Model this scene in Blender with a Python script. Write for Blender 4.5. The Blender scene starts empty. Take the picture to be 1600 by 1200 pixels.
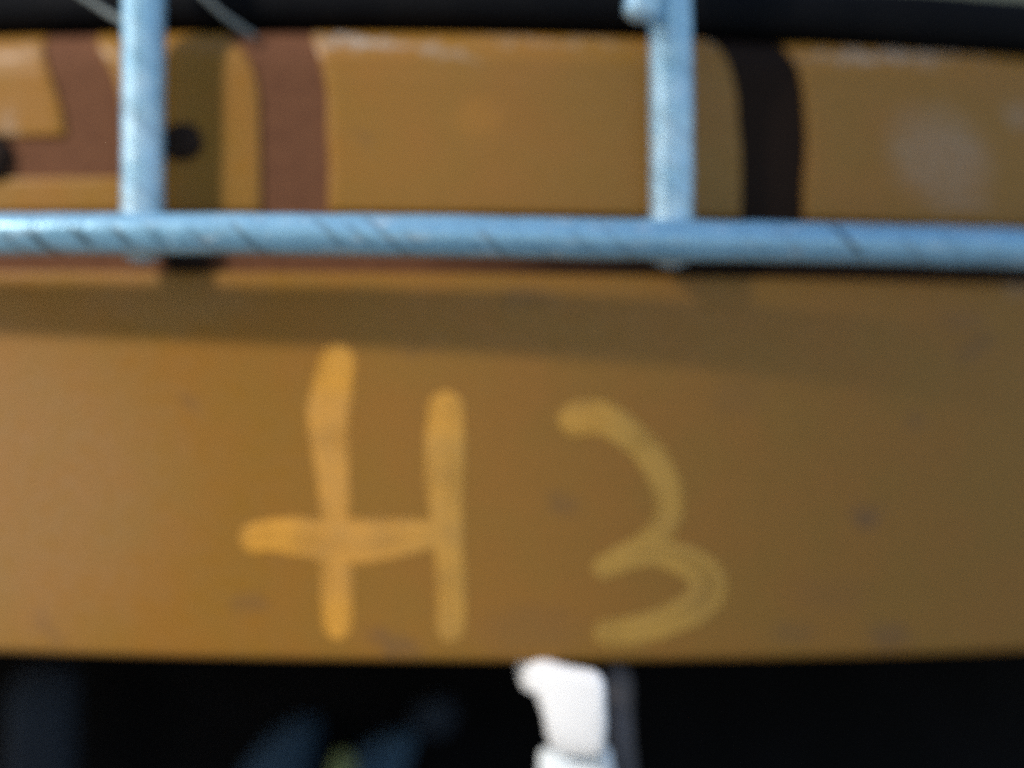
import bpy, bmesh, math, random
from mathutils import Vector, Matrix, noise
random.seed(7)
S = 0.001                       # everything below is written in millimetres
R = math.radians
scene = bpy.context.scene

# ------------------------------------------------------------------ camera
DIST, ROLL = 350.0, R(0.5)
LENS = 36.0 * DIST / 200.0
cd = bpy.data.cameras.new('camera'); cam = bpy.data.objects.new('camera', cd)
scene.collection.objects.link(cam); scene.camera = cam
cd.sensor_width = 36; cd.lens = LENS; cd.clip_start = 0.01; cd.clip_end = 400
cr, sr = math.cos(ROLL), math.sin(ROLL)
cam.matrix_world = Matrix(((cr, -sr, 0, 0), (0, 0, -1, -DIST * S), (sr, cr, 0, 0), (0, 0, 0, 1)))
cd.dof.use_dof = True
cd.dof.focus_distance = 0.300
cd.dof.aperture_fstop = 3.25
cd.dof.aperture_blades = 0

# ------------------------------------------------------------------ sky and sun
SUN_AZ, SUN_EL = R(53), R(34)    # azimuth measured to the left of the direction from the band to the camera
sd = Vector((-math.sin(SUN_AZ) * math.cos(SUN_EL), -math.cos(SUN_AZ) * math.cos(SUN_EL), math.sin(SUN_EL)))
w = bpy.data.worlds.new('World'); scene.world = w; w.use_nodes = True
nt = w.node_tree; bg = nt.nodes['Background']
sky = nt.nodes.new('ShaderNodeTexSky'); sky.sky_type = 'NISHITA'; sky.sun_disc = False
sky.sun_elevation = SUN_EL; sky.sun_rotation = math.atan2(sd.x, sd.y)
nt.links.new(sky.outputs[0], bg.inputs[0]); bg.inputs[1].default_value = 0.15
sl = bpy.data.lights.new('sun', 'SUN'); sl.energy = 2.0; sl.angle = R(4); sl.color = (1.0, 0.93, 0.84)
so = bpy.data.objects.new('sun', sl); scene.collection.objects.link(so)
so.rotation_euler = sd.to_track_quat('Z', 'Y').to_euler(); so.location = sd * 3
scene.view_settings.view_transform = 'Standard'; scene.view_settings.look = 'None'
scene.view_settings.gamma = 1; scene.view_settings.exposure = 0.52
scene.cycles.use_denoising = False

# ------------------------------------------------------------------ geometry of the place
AX, AY = -24.0, 400.0            # vertical axis of the drum
R_IN, R_UP, R_LOW = 399.35, 400.0, 401.2
R_ROD, R_BAR = 407.4, 416.0
def ray(px, py):
    X, Z = (px - 800) / 1600 * 36 / LENS, (600 - py) / 1600 * 36 / LENS
    return Vector((X * cr - Z * sr, 1, X * sr + Z * cr))
def on_drum(px, py, r=R_UP):     # pixel of the photograph -> (arc length u, height z) on the drum surface of radius r
    d = ray(px, py); o = Vector((0, -DIST, 0))
    a = d.x**2 + d.y**2; b = 2 * ((o.x - AX) * d.x + (o.y - AY) * d.y); c = (o.x - AX)**2 + (o.y - AY)**2 - r * r
    t = (-b - math.sqrt(b * b - 4 * a * c)) / (2 * a); p = o + d * t
    return math.atan2(p.x - AX, AY - p.y) * 400.0, p.z
def at_depth(px, py, y):
    return Vector((0, -DIST, 0)) + ray(px, py) * (DIST + y)
def wrap(u, z, r):
    th = u / 400.0
    return Vector(((AX + r * math.sin(th)) * S, (AY - r * math.cos(th)) * S, z * S))

# ------------------------------------------------------------------ helpers
def tag(o, label=None, cat=None, group=None, kind=None):
    for k, v in (('label', label), ('category', cat), ('group', group), ('kind', kind)):
        if v: o[k] = v
    return o
def mesh_obj(name, bm, m, parent=None, smooth=True):
    me = bpy.data.meshes.new(name); bm.normal_update(); bm.to_mesh(me); bm.free()
    for p in me.polygons: p.use_smooth = smooth
    me.materials.append(m)
    o = bpy.data.objects.new(name, me); scene.collection.objects.link(o)
    if parent: o.parent = parent; o.matrix_parent_inverse = Matrix.Translation(parent.location).inverted()
    return o
def thing(name, loc, label, cat, group=None):
    o = bpy.data.objects.new(name, None); scene.collection.objects.link(o)
    o.location = Vector(loc) * S; o.empty_display_size = 0.02
    return tag(o, label, cat, group)
def smoothstep(a, b, x):
    t = max(0.0, min(1.0, (x - a) / (b - a))); return t * t * (3 - 2 * t)
def interp(tab, x):
    if x <= tab[0][0]: return tab[0][1]
    for (a, va), (b, vb) in zip(tab, tab[1:]):
        if x <= b: return va + (vb - va) * (x - a) / (b - a)
    return tab[-1][1]

# ------------------------------------------------------------------ materials
class Mat:
    def __init__(s, name, rough=0.5, metal=0.0, coat=0.0, spec=0.5):
        s.m = bpy.data.materials.new(name); s.m.use_nodes = True; s.nt = s.m.node_tree
        s.b = s.nt.nodes['Principled BSDF']
        s.b.inputs['Roughness'].default_value = rough; s.b.inputs['Metallic'].default_value = metal
        s.b.inputs['Coat Weight'].default_value = coat; s.b.inputs['Coat Roughness'].default_value = 0.25
        s.b.inputs['Specular IOR Level'].default_value = spec
    def n(s, t, **kw):
        x = s.nt.nodes.new(t)
        for k, v in kw.items(): setattr(x, k, v)
        return x
    def l(s, a, b): s.nt.links.new(a, b)
    def val(s, x):
        v = s.n('ShaderNodeValue'); v.outputs[0].default_value = x; return v.outputs[0]
    def math(s, op, a, b=None, clamp=False):
        x = s.n('ShaderNodeMath', operation=op); x.use_clamp = clamp
        for i, q in enumerate((a, b)):
            if q is None: continue
            if isinstance(q, (int, float)): x.inputs[i].default_value = q
            else: s.l(q, x.inputs[i])
        return x.outputs[0]
    def coord(s, uv=True):
        c = s.n('ShaderNodeTexCoord'); return c.outputs['UV' if uv else 'Object']
    def noise(s, vec, scale, detail=4, rough=0.55, stretch=None):
        if stretch:
            mp = s.n('ShaderNodeMapping'); mp.inputs['Scale'].default_value = stretch; s.l(vec, mp.inputs[0]); vec = mp.outputs[0]
        x = s.n('ShaderNodeTexNoise'); x.inputs['Scale'].default_value = scale
        x.inputs['Detail'].default_value = detail; x.inputs['Roughness'].default_value = rough
        s.l(vec, x.inputs['Vector']); return x.outputs['Fac']
    def range(s, f, a, b, c=0.0, d=1.0, smooth=True):
        x = s.n('ShaderNodeMapRange'); x.interpolation_type = 'SMOOTHSTEP' if smooth else 'LINEAR'
        s.l(f, x.inputs[0])
        for i, v in enumerate((a, b, c, d)): x.inputs[i + 1].default_value = v
        return x.outputs[0]
    def mix(s, f, a, b, blend='MIX'):
        x = s.n('ShaderNodeMix', data_type='RGBA', blend_type=blend)
        if isinstance(f, (int, float)): x.inputs[0].default_value = f
        else: s.l(f, x.inputs[0])
        for i, q in ((6, a), (7, b)):
            if isinstance(q, tuple): x.inputs[i].default_value = (*q, 1)
            else: s.l(q, x.inputs[i])
        return x.outputs[2]
    def color(s, c): s.l(c, s.b.inputs['Base Color'])
    def bump(s, h, strength=0.3, dist=0.0004):
        x = s.n('ShaderNodeBump'); x.inputs['Strength'].default_value = strength; x.inputs['Distance'].default_value = dist
        s.l(h, x.inputs['Height']); s.l(x.outputs[0], s.b.inputs['Normal'])
    def spot(s, uv, u, z, ru, rz, ang=0.0):          # soft-edged spot at (u, z) millimetres, uneven outline
        mp = s.n('ShaderNodeMapping'); mp.vector_type = 'TEXTURE'
        mp.inputs['Location'].default_value = (u / 100, z / 100, 0)
        mp.inputs['Rotation'].default_value = (0, 0, ang)
        mp.inputs['Scale'].default_value = (ru / 100, rz / 100, 1)
        s.l(uv, mp.inputs[0])
        ln = s.n('ShaderNodeVectorMath', operation='LENGTH'); s.l(mp.outputs[0], ln.inputs[0])
        return s.range(ln.outputs['Value'], 0.35, 1.1, 1.0, 0.0)

# stains and scuffs, plus haze and sheen painted into PALE: px, py, half-width px, half-height px, tilt, strength
DARK = [(1352, 808, 36, 26, 0, .55), (880, 790, 34, 24, 0, .3), (392, 942, 40, 22, .3, .3), (615, 1003, 60, 22, -.45, .45),
        (78, 980, 40, 14, -.8, .35), (1385, 992, 50, 22, -.2, .4), (1240, 988, 50, 20, -.1, .3), (822, 465, 60, 22, 0, .25),
        (300, 630, 26, 10, -.6, .3), (1425, 658, 26, 18, 0, .25), (1520, 545, 50, 24, .4, .3), (1500, 500, 60, 20, 0, .25),
        (830, 985, 110, 50, 0, .18), (1150, 620, 60, 40, .4, .12), (570, 215, 28, 16, -.6, .25), (650, 545, 40, 18, 0, .15),
        (1290, 930, 90, 40, 0, .12)]
PALE = [(1420, 82, 230, 13, .08, .8), (1130, 60, 60, 10, .05, .5), (450, 58, 60, 10, 0, .5), (860, 60, 160, 9, 0, .35), (0, 760, 380, 330, 0, .17), (260, 470, 200, 60, 0, .12),  # broad left haze and right shoulder sheen are reflections painted as colour
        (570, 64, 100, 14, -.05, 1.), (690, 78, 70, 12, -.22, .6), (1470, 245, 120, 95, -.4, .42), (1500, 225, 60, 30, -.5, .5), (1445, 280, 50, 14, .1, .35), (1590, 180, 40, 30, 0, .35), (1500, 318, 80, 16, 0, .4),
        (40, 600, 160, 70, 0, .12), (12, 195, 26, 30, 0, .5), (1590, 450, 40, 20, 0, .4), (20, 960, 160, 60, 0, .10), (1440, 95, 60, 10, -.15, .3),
        (30, 80, 60, 14, 0, .2), (1050, 95, 60, 10, 0, .15)]
def ochre(name):
    M = Mat(name, rough=0.42, coat=0.08, spec=.35); uv = M.coord(); ob = M.coord(False)
    big = M.noise(uv, 6.0, 3); med = M.noise(uv, 26.0, 4, stretch=(1, 1.6, 1)); fine = M.noise(uv, 900.0, 2)
    c = M.mix(M.range(big, .35, .65), (0.305, 0.143, 0.015), (0.325, 0.140, 0.015))
    c = M.mix(M.range(med, .4, .75, 0, .35), c, (0.275, 0.133, 0.016))
    warp = M.n('ShaderNodeTexNoise'); warp.inputs['Scale'].default_value = 40; warp.inputs['Detail'].default_value = 3; M.l(uv, warp.inputs['Vector'])
    wv = M.n('ShaderNodeVectorMath', operation='MULTIPLY_ADD'); M.l(warp.outputs['Color'], wv.inputs[0])
    wv.inputs[1].default_value = (.09, .07, 0); wv.inputs[2].default_value = (-.045, -.035, 0)
    wa = M.n('ShaderNodeVectorMath', operation='ADD'); M.l(uv, wa.inputs[0]); M.l(wv.outputs[0], wa.inputs[1]); wuv = wa.outputs[0]
    def total(lst):
        t = None
        for (px, py, rx, ry, a, k) in lst:
            u, z = on_drum(px, py); f = M.math('MULTIPLY', M.spot(wuv, u, z, rx * .125, ry * .125, a), k * (.78 if lst is DARK else 1))
            t = f if t is None else M.math('MAXIMUM', t, f)
        return t
    c = M.mix(total(DARK), c, (0.075, 0.055, 0.05))
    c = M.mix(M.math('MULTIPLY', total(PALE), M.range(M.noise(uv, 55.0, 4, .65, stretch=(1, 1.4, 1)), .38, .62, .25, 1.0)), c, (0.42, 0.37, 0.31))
    u, z = on_drum(748, 185); c = M.mix(M.math('MULTIPLY', M.spot(wuv, u, z, 6, 5), .5), c, (0.42, 0.18, 0.02))
    # fine grime specks and hairline scratches
    sp = M.range(M.noise(uv, 120.0, 3), .68, .76, 0, .5); c = M.mix(sp, c, (0.10, 0.07, 0.045))
    sc = M.range(M.noise(uv, 30.0, 6, .7, stretch=(.25, 3.2, 1)), .62, .72, 0, .22); c = M.mix(sc, c, (0.42, 0.30, 0.16))
    c = M.mix(M.range(fine, .3, .7, 0, .12), c, (0.20, 0.11, 0.03))
    M.color(c)
    M.l(M.range(med, .3, .7, .36, .55), M.b.inputs['Roughness'])
    M.bump(M.noise(uv, 45.0, 4), .25, .0003)
    return M.m
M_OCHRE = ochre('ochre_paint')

def substrate():
    M = Mat('brown_backing', rough=0.75, spec=.12); uv = M.coord()
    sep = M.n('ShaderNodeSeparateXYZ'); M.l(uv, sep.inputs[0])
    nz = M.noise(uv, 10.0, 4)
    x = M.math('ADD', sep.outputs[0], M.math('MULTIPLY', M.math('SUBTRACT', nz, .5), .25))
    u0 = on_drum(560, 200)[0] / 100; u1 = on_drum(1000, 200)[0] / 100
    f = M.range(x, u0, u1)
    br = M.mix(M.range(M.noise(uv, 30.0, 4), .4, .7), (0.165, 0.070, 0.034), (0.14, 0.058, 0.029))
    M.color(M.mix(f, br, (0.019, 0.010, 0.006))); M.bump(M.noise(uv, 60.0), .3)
    return M.m
M_BACK = substrate()

def rod_mat():
    M = Mat('pale_blue_zinc', rough=0.36, metal=0.3, spec=.7, coat=.3)
    at = M.n('ShaderNodeAttribute', attribute_name='notch'); uv = M.coord()
    c = M.mix(M.range(M.noise(uv, 9.0, 4, stretch=(3, 1, 1)), .35, .7), (0.29, 0.56, 0.75), (0.25, 0.50, 0.68))
    c = M.mix(M.range(M.noise(uv, 34.0, 4), .58, .72, 0, .55), c, (0.40, 0.58, 0.70))
    c = M.mix(M.range(M.noise(uv, 60.0, 3), .68, .76, 0, .5), c, (0.16, 0.20, 0.22))
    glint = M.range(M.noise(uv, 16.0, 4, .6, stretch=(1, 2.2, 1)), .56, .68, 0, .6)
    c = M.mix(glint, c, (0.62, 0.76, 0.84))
    sx = M.n('ShaderNodeSeparateXYZ'); M.l(uv, sx.inputs[0])       # highlight painted into the colour near the foot of each upright
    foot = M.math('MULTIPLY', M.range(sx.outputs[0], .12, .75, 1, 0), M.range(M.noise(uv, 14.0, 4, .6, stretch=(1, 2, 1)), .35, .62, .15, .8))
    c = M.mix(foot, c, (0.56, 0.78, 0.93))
    c = M.mix(M.math('MULTIPLY', at.outputs['Fac'], .95, True), c, (0.055, 0.065, 0.062))
    M.color(c); M.l(M.range(M.noise(uv, 20.0), .3, .7, .24, .42), M.b.inputs['Roughness'])
    M.bump(M.noise(uv, 70.0, 3), .35, .0004)
    return M.m
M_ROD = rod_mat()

def plain(name, a, b, rough=.6, scale=60.0, bump=.3, spec=.4, coat=0.0):
    M = Mat(name, rough=rough, spec=spec, coat=coat); ob = M.coord(False)
    M.color(M.mix(M.range(M.noise(ob, scale, 4), .35, .65), a, b)); M.bump(M.noise(ob, scale * 4, 3), bump, .0004)
    return M.m
M_RIM = plain('black_rubber', (.004, .0045, .006), (.007, .007, .008), rough=.8, spec=.1)
M_STUD = plain('dark_rubber', (.022, .014, .010), (.032, .020, .015), rough=.8, spec=.1)
M_BASE = plain('black_base', (.0015, .0016, .002), (.003, .003, .004), rough=.8, spec=.1)
M_WIRE = plain('grey_wire', (.20, .22, .20), (.28, .30, .28), rough=.5)
M_WHITE = plain('white_plastic', (.95, .955, .96), (.93, .94, .95), rough=.5)
M_BLUE = plain('blue_cloth', (.03, .075, .13), (.02, .05, .09), rough=.9, scale=30)
M_PALEB = plain('pale_blue_cloth', (.90, .95, .97), (.84, .92, .96), rough=.9, scale=30)
M_NAVY = plain('navy_cloth', (.014, .026, .045), (.009, .015, .026), rough=.9, scale=30)
M_GREY = plain('grey_plastic', (.12, .11, .12), (.04, .04, .045), rough=.6)
M_GREEN = plain('green_leaf', (.12, .17, .05), (.17, .20, .09), rough=.6, scale=80)
M_WALL = plain('grey_green_render', (.17, .19, .15), (.12, .14, .11), rough=.9, scale=6)
M_GROUND = plain('pale_bounce_ground', (.50, .46, .40), (.42, .39, .34), rough=.95, scale=12)  # unseen ground given a pale tone to bounce light up at the drum

def paint_mat():
    M = Mat('orange_paint_stroke', rough=0.45, coat=.1); uv = M.coord()
    st = M.noise(uv, 22.0, 5, .6)
    c = M.mix(M.range(st, .35, .65), (0.66, 0.31, 0.045), (0.60, 0.295, 0.055))
    # strokes further right turn to a darker, yellower ochre
    sep = M.n('ShaderNodeSeparateXYZ'); M.l(uv, sep.inputs[0])
    f = M.range(sep.outputs[0], on_drum(540, 700)[0] / 100, on_drum(860, 700)[0] / 100)
    c = M.mix(f, c, M.mix(M.range(st, .3, .7), (0.55, 0.295, 0.040), (0.50, 0.27, 0.040)))
    for px, py, k in ((527, 575, .9), (420, 840, .7), (700, 640, .6), (528, 975, .7), (905, 655, .35)):
        u, z = on_drum(px, py, R_LOW); c = M.mix(M.math('MULTIPLY', M.spot(uv, u, z, 9, 7), k), c, (0.78, 0.36, 0.035))
    thin = M.range(M.noise(uv, 9.0, 5), .5, .75, 0, .4)
    at = M.n('ShaderNodeAttribute', attribute_name='cover'); M.l(M.math('MULTIPLY', at.outputs['Fac'], .97, True), M.b.inputs['Alpha'])
    M.color(M.mix(thin, c, (0.36, 0.19, 0.04))); M.bump(st, .3, .0003)
    return M.m
M_PAINT = paint_mat()

# ------------------------------------------------------------------ drum
def shoulder(z):                 # how far the surface has rolled inward near the top edge
    t = max(0.0, z - 61.5) / 8.0
    return 6.5 * (1 - math.sqrt(max(0.0, 1 - min(t, 1.0)**2)))
def put_uv(bm, uvs):
    lay = bm.loops.layers.uv.new('UVMap')
    for f in bm.faces:
        for lp in f.loops: lp[lay].uv = uvs[lp.vert]
def sheet(rows, r_out, r_base, nu=None, edge=0.25, roll_top=False, wob=0.0):
    """rows: (z, u_left, u_right) from bottom to top; returns a solid curved plate with rounded edges."""
    bm = bmesh.new(); uvs = {}; grid = []
    z0, z1 = rows[0][0], rows[-1][0]
    nz = max(6, int((z1 - z0) / 1.0)); wid = max(r[2] - r[1] for r in rows); nu = nu or max(6, int(wid / 2.0))
    L = [(r[0], r[1]) for r in rows]; Rr = [(r[0], r[2]) for r in rows]
    zs = [z0, z0 + edge * .15, z0 + edge * .5, z0 + edge] + [z0 + edge + (z1 - z0 - 2 * edge) * i / nz for i in range(1, nz)] + [z1 - edge, z1 - edge * .5, z1 - edge * .15, z1]
    for z in zs:
        ul, ur = interp(L, z), interp(Rr, z); row = []
        n1 = noise.noise(Vector((z * .11, 3.1, ul * .01))) * wob; n2 = noise.noise(Vector((z * .11, 9.7, ur * .01))) * wob
        ul += n1; ur += n2
        us = [ul, ul + edge * .15, ul + edge * .5, ul + edge] + [ul + edge + (ur - ul - 2 * edge) * i / nu for i in range(1, nu)] + [ur - edge, ur - edge * .5, ur - edge * .15, ur]
        for u in us:
            d = min(u - ul, ur - u, z - z0, z1 - z); k = max(0.0, 1 - d / edge)
            r = r_base + (r_out - r_base) * math.sqrt(max(0.0, 1 - k * k))
            if roll_top: r -= shoulder(z)
            r += 0.10 * noise.noise(Vector((u * .03, z * .04, 1.3)))
            if roll_top: r -= .22 * math.exp(-((z - 61.4 + .012 * u) / .45)**2)      # faint pressed crease below the shoulder
            v = bm.verts.new(wrap(u, z, r)); uvs[v] = (u / 100, z / 100); row.append(v)
        grid.append(row)
    for a, b in zip(grid, grid[1:]):
        for i in range(len(a) - 1): bm.faces.new((a[i], a[i + 1], b[i + 1], b[i]))
    # close sides toward the base
    border = grid[0][:] + [g[-1] for g in grid[1:]] + grid[-1][-2::-1] + [g[0] for g in grid[-2:0:-1]]
    inner = []
    for v in border:
        u, z = uvs[v]; rr = r_base - .8 - (shoulder(z * 100) if roll_top else 0)
        q = bm.verts.new(wrap(u * 100, z * 100, rr)); uvs[q] = (u, z); inner.append(q)
    n = len(border)
    for i in range(n): bm.faces.new((border[(i + 1) % n], border[i], inner[i], inner[(i + 1) % n]))
    put_uv(bm, uvs); return bm
def ring(profile, name, m, parent, arc=(-180, 180), step=1.5):
    """revolve (radius, z) profile round the drum axis"""
    bm = bmesh.new(); uvs = {}; n = int((arc[1] - arc[0]) / step); cols = []
    full = arc[1] - arc[0] >= 360
    for i in range(n if full else n + 1):
        th = R(arc[0] + (arc[1] - arc[0]) * i / n); col = []
        for k, (r, z) in enumerate(profile):
            if callable(z): z = z(th * 400)
            v = bm.verts.new(wrap(th * 400, z, r)); uvs[v] = (th * 4, z / 100); col.append(v)
        cols.append(col)
    pr = list(zip(cols, cols[1:])) + ([(cols[-1], cols[0])] if full else [])
    for a, b in pr:
        for k in range(len(profile) - 1): bm.faces.new((a[k], b[k], b[k + 1], a[k + 1]))
    put_uv(bm, uvs); return mesh_obj(name, bm, m, parent)

drum = thing('painted_drum', (AX, AY, -54.5), 'round ochre painted metal drum with brown gaps and H3 handwritten in orange paint', 'drum')
Z_TOP, Z_UP0 = 69.6, on_drum(560, 331, R_UP)[1]
Z_LOW1, Z_LOW0 = on_drum(800, 428, R_LOW)[1], on_drum(800, 1036, R_LOW)[1]
# backing wall under the panels
prof = [(300, Z_LOW0 + 3), (R_IN, Z_LOW0 + 3)] + [(R_IN - (shoulder(z)), z) for z in [-40, 0, 20, 40, 55, 60.5, 62, 63.5, 65, 66, 67, 68, 69, 69.5]] + [(380, 69.5), (0.5, 69.5)]
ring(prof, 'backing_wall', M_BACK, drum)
# lower band: one wide ochre ring
U_L, U_R = -400 * math.pi, 400 * math.pi
def rr(z, r): return (r, z)
e = 1.6
prof = [(R_IN - 2, Z_LOW0)] + [(R_LOW - e + e * math.sin(a), Z_LOW0 + e - e * math.cos(a)) for a in [R(x) for x in (0, 20, 40, 60, 80, 90)]]
zz = Z_LOW0 + e
while zz < Z_LOW1 - 4: zz += 3; prof.append((R_LOW, zz))
prof += [(R_LOW - .7 + .7 * math.cos(a), Z_LOW1 - .7 + .7 * math.sin(a)) for a in [R(x) for x in (0, 20, 40, 60, 80, 90)]] + [(R_IN - 2, Z_LOW1)]
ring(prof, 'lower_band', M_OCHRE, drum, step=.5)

def U(px, py): return on_drum(px, py)[0]
def edge(pts):                   # pixel outline of a slot edge -> sorted (z, u) table
    t = sorted((on_drum(px, py)[1], on_drum(px, py)[0]) for px, py in pts)
    return t
gapA_l = edge([(408, 335), (407, 230), (405, 150), (398, 110), (382, 80), (352, 56), (345, 44)])
gapA_r = edge([(512, 335), (512, 230), (511, 150), (504, 110), (494, 80), (484, 58), (482, 44)])
gapB_l = edge([(1158, 340), (1157, 230), (1152, 150), (1143, 105), (1134, 78), (1120, 62), (1110, 48)])
gapB_r = edge([(1256, 340), (1260, 230), (1258, 150), (1251, 115), (1238, 85), (1232, 66), (1230, 50)])
def rows(left, right, z0, z1, n=16):
    return [(z0 + (z1 - z0) * i / n, left(z0 + (z1 - z0) * i / n), right(z0 + (z1 - z0) * i / n)) for i in range(n + 1)]
f = lambda tab: (lambda z: interp(tab, z))
# panel 1 is L-shaped: the upright piece right of the brown patch and a low strip running left under it
slant = edge([(196, 290), (193, 200), (186, 150), (176, 115), (160, 88), (146, 66), (140, 50)])
zc = on_drum(90, 277)[1]
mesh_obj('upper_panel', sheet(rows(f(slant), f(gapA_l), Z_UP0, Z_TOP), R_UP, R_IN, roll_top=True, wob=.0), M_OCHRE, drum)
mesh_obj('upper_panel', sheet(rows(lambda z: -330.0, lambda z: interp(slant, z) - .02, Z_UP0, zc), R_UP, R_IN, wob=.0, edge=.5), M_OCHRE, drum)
# small four-sided ochre patch at the far left, sitting on the brown
pr_ = edge([(104, 218), (97, 180), (82, 120), (68, 84), (60, 60), (56, 48)])
zb = on_drum(60, 213)[1]
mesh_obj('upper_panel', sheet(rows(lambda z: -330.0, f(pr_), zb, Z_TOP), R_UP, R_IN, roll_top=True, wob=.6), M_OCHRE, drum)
mesh_obj('upper_panel', sheet(rows(f(gapA_r), f(gapB_l), Z_UP0, Z_TOP), R_UP, R_IN, roll_top=True, wob=.4), M_OCHRE, drum)
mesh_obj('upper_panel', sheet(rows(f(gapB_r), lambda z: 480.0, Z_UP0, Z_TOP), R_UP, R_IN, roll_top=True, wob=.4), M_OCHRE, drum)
# black rubber rim round the top edge, slightly wavy
def wavy(k):
    def z(u):
        th = u / 400; c = k * 4.9; s = 70.8 + 5.4 + c
        if k > 0: s += .45 * math.sin(u * .045 + 1.2) + 0.25 * math.sin(u * .13) - .2 + .013 * max(0, u)
        return s
    return z
rim_prof = []
for i in range(17):
    a = R(-90 + 180 * i / 16); rim_prof.append((391.5 + 4.2 * math.cos(a), wavy(math.sin(a))))
rim_prof = [(380, wavy(-1))] + rim_prof + [(380, wavy(1))]
ring(rim_prof, 'rubber_rim', M_RIM, drum, step=.75)

# rubber studs: beside the left upright, in the joint under the crossbar, at the left picture edge
def stud(px, py, rw, rh, depth, lean=0.0, r_base=R_UP):
    u0, z0 = on_drum(px, py, r_base); bm = bmesh.new(); uvs = {}
    n, m = 24, 8; rings = []
    for j in range(m + 1):
        a = R(90 * j / m); row = []
        for i in range(n):
            b = 2 * math.pi * i / n; q = 1 + .10 * noise.noise(Vector((math.cos(b) * 1.5, math.sin(b) * 1.5, px)))
            x, z = rw * math.cos(a) * math.cos(b) * q, rh * math.cos(a) * math.sin(b) * q
            row.append(bm.verts.new(wrap(u0 + x + lean * z, z0 + z, r_base - 1.0 + (depth + 1.0) * math.sin(a)**.7)))
        rings.append(row)
    for a_, b_ in zip(rings, rings[1:]):
        for i in range(n): bm.faces.new((a_[i], a_[(i + 1) % n], b_[(i + 1) % n], b_[i]))
    bmesh.ops.remove_doubles(bm, verts=bm.verts, dist=1e-6)
    return bm
mesh_obj('rubber_stud', stud(285, 222, 4.2, 4.0, 2.4), M_STUD, drum)
mesh_obj('rubber_stud', stud(258, 226, 3.4, 2.8, 1.6), M_STUD, drum)
mesh_obj('rubber_stud', stud(290, 409, 5.2, 1.9, 2.8, r_base=R_LOW - .6), M_STUD, drum)
mesh_obj('rubber_stud', stud(-8, 246, 3.6, 4.8, 2.4), M_STUD, drum)

# handwritten strokes, each a raised ribbon of paint on the lower band
def stroke(path, lift, name, parent):
    pts = [Vector((on_drum(x, y, R_LOW)[0], on_drum(x, y, R_LOW)[1], wd * .125 / 2)) for x, y, wd in path]
    # Catmull-Rom
    P = [2 * pts[0] - pts[1]] + pts + [2 * pts[-1] - pts[-2]]; c = []
    for i in range(1, len(P) - 2):
        for k in range(8):
            t = k / 8; c.append(.5 * (2 * P[i] + (P[i + 1] - P[i - 1]) * t + (2 * P[i - 1] - 5 * P[i] + 4 * P[i + 1] - P[i + 2]) * t * t + (3 * P[i] - P[i - 1] - 3 * P[i + 1] + P[i + 2]) * t**3))
    c.append(pts[-1])
    # rounded ends
    def cap(p, d, w0): return [Vector((p.x + d.x * w0 * math.sin(a), p.y + d.y * w0 * math.sin(a), w0 * max(.02, math.cos(a)))) for a in [R(x) for x in (15, 30, 45, 60, 72, 82, 89)]]
    d0 = Vector((c[0].x - c[1].x, c[0].y - c[1].y)).normalized(); d1 = Vector((c[-1].x - c[-2].x, c[-1].y - c[-2].y)).normalized()
    c = cap(c[0], d0, c[0].z)[::-1] + c + cap(c[-1], d1, c[-1].z)
    bm = bmesh.new(); lay = bm.verts.layers.float.new('cover'); uvs = {}; prev = None; m = 20
    for i, p in enumerate(c):
        a, b = c[max(0, i - 1)], c[min(len(c) - 1, i + 1)]
        T = Vector((b.x - a.x, b.y - a.y)).normalized(); N = Vector((-T.y, T.x)); row = []
        for k in range(m + 1):
            s = -1 + 2 * k / m
            wd = p.z * (1 + .07 * noise.noise(Vector((i * .25, 4.0 * (1 if s > 0 else -1), lift * 9))))
            q = Vector((p.x, p.y)) + N * s * wd
            h = lift * .5 * (1 - abs(s)**6) + .02
            v = bm.verts.new(wrap(q.x, q.y, R_LOW + h)); uvs[v] = (q.x / 100, q.y / 100); row.append(v)
            v[lay] = 1.25 * (1 - smoothstep(.80, 1.0, abs(s))) * (.86 + .3 * noise.noise(Vector((s * 2.5, i * .05, lift * 30)))) * (.9 + .25 * noise.noise(Vector((i * .12, lift * 50, 0)))) * min(1.0, .7 + min(i, len(c) - 1 - i) * .08)
        if prev:
            for k in range(m): bm.faces.new((prev[k], prev[k + 1], row[k + 1], row[k]))
        prev = row
    bmesh.ops.recalc_face_normals(bm, faces=bm.faces)
    put_uv(bm, uvs)
    return mesh_obj(name, bm, M_PAINT, parent)
h1 = stroke([(527, 567, 60), (519, 610, 70), (513, 645, 74), (516, 700, 64), (521, 760, 54), (524, 820, 52), (526, 900, 54), (528, 974, 50)], .16, 'painted_letter', drum)
h1['label'] = 'hand-painted capital H, brighter orange than the figure beside it'
stroke([(399, 840, 48), (440, 836, 58), (500, 842, 70), (570, 845, 76), (640, 838, 62), (690, 834, 46)], .22, 'stroke', h1)
stroke([(697, 642, 62), (695, 700, 68), (695, 770, 62), (701, 850, 50), (706, 920, 50), (705, 980, 48)], .28, 'stroke', h1)
n3 = stroke([(903, 655, 62), (935, 652, 60), (972, 670, 56), (1008, 702, 52), (1035, 745, 50), (1046, 787, 50), (1036, 825, 48), (1008, 852, 46), (975, 871, 46), (946, 886, 42)], .16, 'painted_number', drum)
n3['label'] = 'hand-painted figure 3 in yellow-brown paint'
stroke([(985, 872, 38), (1030, 866, 44), (1080, 882, 58), (1107, 912, 68), (1092, 944, 64), (1050, 967, 54), (1000, 983, 50), (950, 988, 46)], .24, 'stroke', n3)

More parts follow.
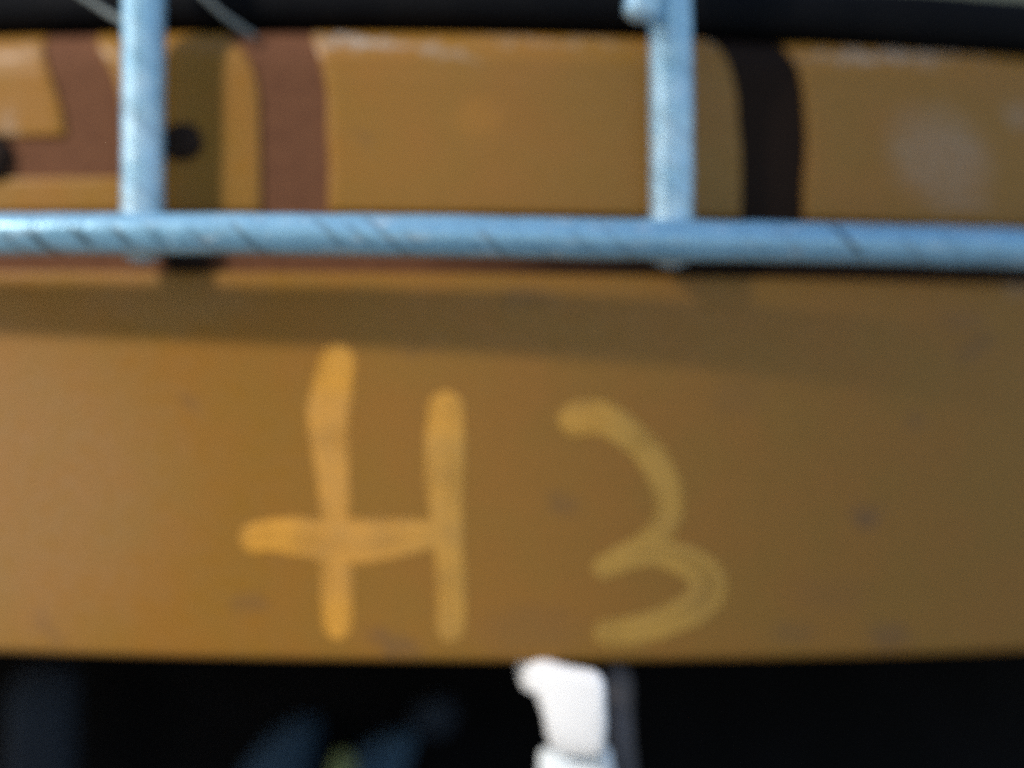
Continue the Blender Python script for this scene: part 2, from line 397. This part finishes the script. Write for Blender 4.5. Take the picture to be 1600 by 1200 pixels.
# ------------------------------------------------------------------ steel grille in front of the drum
def off(u): return .4 - 2.6 * smoothstep(-90, 60, u) - 1.5 * smoothstep(60, 160, u)   # the grille stands closer to the drum toward the right
def tube(center, radius, L, notches, name, parent, m=M_ROD, seg=48, ds=.5, taper0=0, taper1=0, seed=0.0, pitch=None):
    """center(s)->Vector mm; notches: (s0, slope mm per half-turn, width mm, depth mm, strength, a0, a1) on the side facing the camera"""
    bm = bmesh.new(); lay = bm.verts.layers.float.new('notch'); uvs = {}; n = int(L / ds); prev = None; first = last = None
    for i in range(n + 1):
        s = L * i / n; p = center(s); q = center(min(L, s + .5)) - center(max(0, s - .5)); T = q.normalized()
        A = Vector((AX - p.x, AY - p.y, 0)).normalized() * -1      # outward, toward the viewer
        B = T.cross(A).normalized(); A = B.cross(T).normalized(); row = []
        for k in range(seg):
            a = 2 * math.pi * k / seg - math.pi                    # 0 faces the viewer
            r = radius; nv = 0.0
            for (s0, slope, wdt, dep, st, a0, a1) in notches:
                if abs(s - s0) > abs(slope) * .6 + wdt * 2 or not (a0 < a < a1): continue
                dd = (s - s0 - slope * a / math.pi) / wdt
                if abs(dd) < 2.5:
                    fade = smoothstep(a0, a0 + .5, a) * (1 - smoothstep(a1 - .5, a1, a)); g = math.exp(-dd * dd) * fade
                    r -= dep * .2 * g; nv = max(nv, g * st)
            ph = (s / (pitch or 9.0) - a / (2 * math.pi))
            r += (.03 if taper0 else .008) * radius / 4 * math.sin(2 * math.pi * (ph + a / math.pi)) * (.5 + noise.noise(Vector((s * .03, seed, 0))))
            r += .16 * noise.noise(Vector((s * .12 + seed, math.cos(a) * .7, math.sin(a) * .7)))
            if taper0 and s < taper0: r *= math.sqrt(max(.02, 1 - (1 - s / taper0)**2))
            if taper1 and s > L - taper1: r *= math.sqrt(max(.02, 1 - (1 - (L - s) / taper1)**2))
            v = bm.verts.new((p + (A * math.cos(a) + B * math.sin(a)) * r) * S); v[lay] = nv
            uvs[v] = (s / 100, (a + math.pi) * radius / 100); row.append(v)
        if prev:
            for k in range(seg): bm.faces.new((prev[k], prev[(k + 1) % seg], row[(k + 1) % seg], row[k]))
        else: first = row
        prev = row
    bm.faces.new(first[::-1]); bm.faces.new(prev)
    bmesh.ops.recalc_face_normals(bm, faces=bm.faces); put_uv(bm, uvs)
    return mesh_obj(name, bm, m, parent)

z_bar = [on_drum(px, py, R_BAR)[1] for px, py in ((0, 366), (500, 365), (1000, 373), (1600, 386))]
u_bar = [on_drum(px, 370, R_BAR)[0] for px in (0, 500, 1000, 1600)]
grille = thing('steel_grille', (-40, -8, 28), 'pale blue galvanised rod grille with two uprights welded behind its long crossbar', 'grille')
UB0, UB1 = -190.0, 235.0
def bar_c(s):
    u = UB0 + s; z = interp(list(zip(u_bar, z_bar)), u) 
    z = sum(interp(list(zip(u_bar, z_bar)), u + k) for k in (-20, -10, 0, 10, 20)) / 5
    v = wrap(u, z, R_BAR + off(u)) / S
    return v
def sb(px): return on_drum(px, 372, R_BAR + 4)[0] - UB0
# for the crossbar B points up or down; slope sign chosen so that marks lean like a backslash
NB = []
for px, st, wd, dep in ((5, .5, .8, .3), (48, 1., 1.0, .5), (118, .85, 1.1, .5), (182, .8, .9, .45), (236, .45, .8, .3), (300, .4, .8, .3), (374, .7, .7, .35), (512, .55, .8, .3),
                        (556, .45, .7, .3), (598, .5, .8, .3), (636, .3, .8, .25), (726, .5, .7, .3), (757, .6, .7, .3), (820, .25, .8, .2), (905, .3, .8, .2), (962, .25, .8, .2),
                        (1180, .2, .8, .2), (1240, .25, .8, .2), (1336, 1., .75, .45), (1428, .45, .7, .25), (1500, .25, .8, .2), (1560, .3, .8, .2)):
    NB.append((sb(px), 'S', wd, dep, st, (random.uniform(-.5, .1) if px < 320 else random.uniform(-1.5, .3)), random.choice((1.6, 1.6, 1.0))))
SL = 11.0
NB = [(a, SL * random.uniform(.85, 1.2), c, d, e_, g, h) for a, _, c, d, e_, g, h in NB]
tube(bar_c, 3.95, UB1 - UB0, NB, 'crossbar', grille, seed=2.0)

def upright(p_top, p_bot, radius, seed, nlist):
    ut, zt = on_drum(*p_top, R_ROD); ub, zb_ = on_drum(*p_bot, R_ROD)
    k = (ut - ub) / (zt - zb_); z1 = 165.0
    def c(s):
        z = zb_ + s; u = ub + k * s + .35 * math.sin(z * .05 + seed)
        # stands straight in front of the drum wall
        return wrap(u, z, R_ROD + off(u)) / S
    return tube(c, radius, z1 - zb_, nlist, 'upright', grille, seed=seed, taper0=3.0, pitch=6.0)
def rn(n, seed, L=150):
    rg = random.Random(seed)
    return [(rg.uniform(5, L), -rg.uniform(7, 11), rg.uniform(.35, .7), rg.uniform(.1, .3), rg.uniform(.15, .5), -1.3, 1.3) for _ in range(n)]
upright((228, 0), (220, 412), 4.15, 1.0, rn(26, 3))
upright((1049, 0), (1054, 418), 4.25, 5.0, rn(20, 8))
# short bent bar end beside the right upright, just entering the picture
pa = Vector(at_depth(1000, 36, -7)); pb = Vector(at_depth(1008, -45, -7)); pc = Vector(at_depth(1050, -110, -7))
def hook(s):
    t = s / 24.0; return (1 - t)**2 * pa + 2 * t * (1 - t) * pb + t * t * pc
tube(hook, 3.5, 24.0, rn(3, 5, 20), 'bar_end', grille, taper0=3, seed=9.)
# thin tie wires crossing the rim
def wire(pxs, ys):
    P = [Vector(at_depth(px, py, y)) for (px, py), y in zip(pxs, ys)]
    L = sum((b - a).length for a, b in zip(P, P[1:]))
    def c(s):
        for a, b in zip(P, P[1:]):
            d = (b - a).length
            if s <= d: return a + (b - a) * (s / d)
            s -= d
        return P[-1]
    return tube(c, .62, L, [], 'tie_wire', grille, m=M_WIRE, seg=10, ds=1.0)
wire([(60, -50), (130, -4), (165, 18), (192, 34), (215, 50)], [-5, -5, -5, -5, -5])
wire([(262, -60), (318, -4), (350, 24), (382, 47), (398, 58)], [-5, -4, -2, 0.5, 2.5])

# ------------------------------------------------------------------ what shows beneath the drum
def lathe(pts, name, m, cx, cy, seg=96):
    bm = bmesh.new(); cols = []
    for i in range(seg):
        a = 2 * math.pi * i / seg; cols.append([bm.verts.new(((cx + r * math.sin(a)) * S, (cy - r * math.cos(a)) * S, z * S)) for r, z in pts])
    for i in range(seg):
        a, b = cols[i], cols[(i + 1) % seg]
        for k in range(len(pts) - 1): bm.faces.new((a[k], b[k], b[k + 1], a[k + 1]))
    return mesh_obj(name, bm, m)
G = -420.0
o = lathe([(0.5, Z_LOW0 + 2), (325, Z_LOW0 + 2), (328, Z_LOW0 - 2), (328, G + 20), (336, G + 8), (336, G)], 'drum_base', M_BASE, AX, AY)
tag(o, 'black recessed round base in deep shade beneath the ochre drum', 'base')

def lump(name, outline, y_front, depth, m, label, cat, bulge=1.0, seed=0.0, tilt=0.0):
    """closed rounded body: pixel outline at the front depth, swelling toward the viewer and closing behind"""
    pts = [at_depth(px, py, y_front) for px, py in outline]
    c = sum(pts, Vector()) / len(pts); bm = bmesh.new(); rings = []
    n = len(pts) * 4; prof = []
    for i in range(n):
        t = i / 4; a = int(t); fr = t - a; N = len(pts)
        p0, p1, p2, p3 = pts[(a - 1) % N], pts[a % N], pts[(a + 1) % N], pts[(a + 2) % N]
        prof.append(.5 * (2 * p1 + (p2 - p0) * fr + (2 * p0 - 5 * p1 + 4 * p2 - p3) * fr**2 + (3 * p1 - p0 - 3 * p2 + p3) * fr**3))
    m_ = 12
    for j in range(m_ + 1):
        a = -math.pi / 2 + math.pi * j / m_; k = max(.02, math.cos(a))**.45; row = []
        for p in prof:
            q = c + (p - c) * k; q.y = y_front - depth * math.sin(a) * .5 * bulge + tilt * (q.x - c.x)
            q += Vector((noise.noise(q * .08 + Vector((seed, 0, 0))), noise.noise(q * .1 + Vector((0, seed, 0))), noise.noise(q * .09 + Vector((0, 0, seed))))) * .8
            row.append(bm.verts.new(q * S))
        rings.append(row)
    for a_, b_ in zip(rings, rings[1:]):
        for i in range(n): bm.faces.new((a_[i], a_[(i + 1) % n], b_[(i + 1) % n], b_[i]))
    bm.faces.new(rings[0][::-1]); bm.faces.new(rings[-1]); bmesh.ops.recalc_face_normals(bm, faces=bm.faces)
    o = mesh_obj(name, bm, m); return tag(o, label, cat)
lump('white_tag', [(808, 1048), (814, 1039), (840, 1037), (875, 1037), (910, 1037), (930, 1040), (942, 1056), (945, 1090), (946, 1130), (935, 1172), (890, 1180), (858, 1165), (846, 1120), (832, 1092), (812, 1082), (806, 1050)],
     -2.5, 7, M_WHITE, 'blown-out bright white piece hanging just below the lower edge of the ochre drum', 'tag', tilt=-1.0)
lump('pale_cloth', [(850, 1172), (900, 1178), (945, 1160), (958, 1200), (966, 1290), (900, 1320), (842, 1290), (844, 1215)],
     1, 8, M_PALEB, 'pale blue rag directly under the bright white piece', 'cloth', tilt=-.5)
lump('grey_strip', [(946, 1042), (984, 1044), (992, 1110), (990, 1290), (956, 1290), (950, 1110)],
     8, 5, M_GREY, 'thin dim grey strip hanging just right of the bright white piece', 'strip')
lump('blue_cloth', [(560, 1172), (600, 1150), (650, 1140), (645, 1180), (610, 1240), (560, 1300), (530, 1290), (540, 1220)],
     60, 12, M_BLUE, 'mid blue scrap of cloth at the bottom edge beside the green leaf', 'cloth')
lump('green_leaf', [(520, 1182), (540, 1172), (556, 1190), (552, 1240), (535, 1280), (512, 1240)],
     50, 3, M_GREEN, 'small green leaf tip at the bottom edge left of the blue scrap', 'leaf')
lump('navy_cloth', [(400, 1170), (470, 1120), (500, 1130), (490, 1210), (460, 1330), (330, 1330), (370, 1220)],
     68, 12, M_BLUE, 'dim dark blue cloth in the shade left of the green leaf', 'cloth')
lump('navy_cloth', [(30, 1050), (110, 1040), (120, 1120), (110, 1330), (20, 1330), (10, 1150)],
     66, 10, M_NAVY, 'very dim navy cloth under the left end of the drum', 'cloth')
lump('navy_cloth', [(650, 1100), (690, 1085), (715, 1110), (700, 1145), (665, 1150), (645, 1125)],
     66, 8, M_NAVY, 'small dim navy lump halfway between blue scrap and bright white piece', 'cloth')

# ------------------------------------------------------------------ setting
def box(name, x0, x1, y0, y1, z0, z1, m):
    bm = bmesh.new(); bmesh.ops.create_cube(bm, size=1)
    for v in bm.verts: v.co = Vector(((x0 + x1) / 2 + v.co.x * (x1 - x0), (y0 + y1) / 2 + v.co.y * (y1 - y0), (z0 + z1) / 2 + v.co.z * (z1 - z0))) * S
    return mesh_obj(name, bm, m, smooth=False)
bm = bmesh.new(); bmesh.ops.create_grid(bm, x_segments=20, y_segments=20, size=60)
for v in bm.verts: v.co.z = G * S
g = mesh_obj('ground', bm, M_GROUND, smooth=False); g['kind'] = 'structure'
wl = box('rear_wall', -2600, 2600, 1500, 1650, G - 30, 1500, M_WALL)
tag(wl, 'grey-green rendered wall showing as a thin strip above the black rim', 'wall')

# unseen blocker slab added to the left behind the camera; its edge shades the right half of the drum
e0 = Vector((36 - .80 * 750, -.60 * 750, 0)); dr = Vector((.60, -.80, 0)); nn = Vector((-.80, -.60, 0))
bm = bmesh.new()
lo = [e0, e0 + dr * 650, e0 + dr * 650 + nn * 110, e0 + nn * 110]
vb = [bm.verts.new((p.x * S, p.y * S, (G - 30) * S)) for p in lo]; vt = [bm.verts.new((p.x * S, p.y * S, 0.85)) for p in lo]
bm.faces.new(vb[::-1]); bm.faces.new(vt)
for i in range(4): bm.faces.new((vb[i], vb[(i + 1) % 4], vt[(i + 1) % 4], vt[i]))
bmesh.ops.recalc_face_normals(bm, faces=bm.faces)
sw = mesh_obj('shade_blocker', bm, M_WALL, smooth=False); sw['kind'] = 'structure'
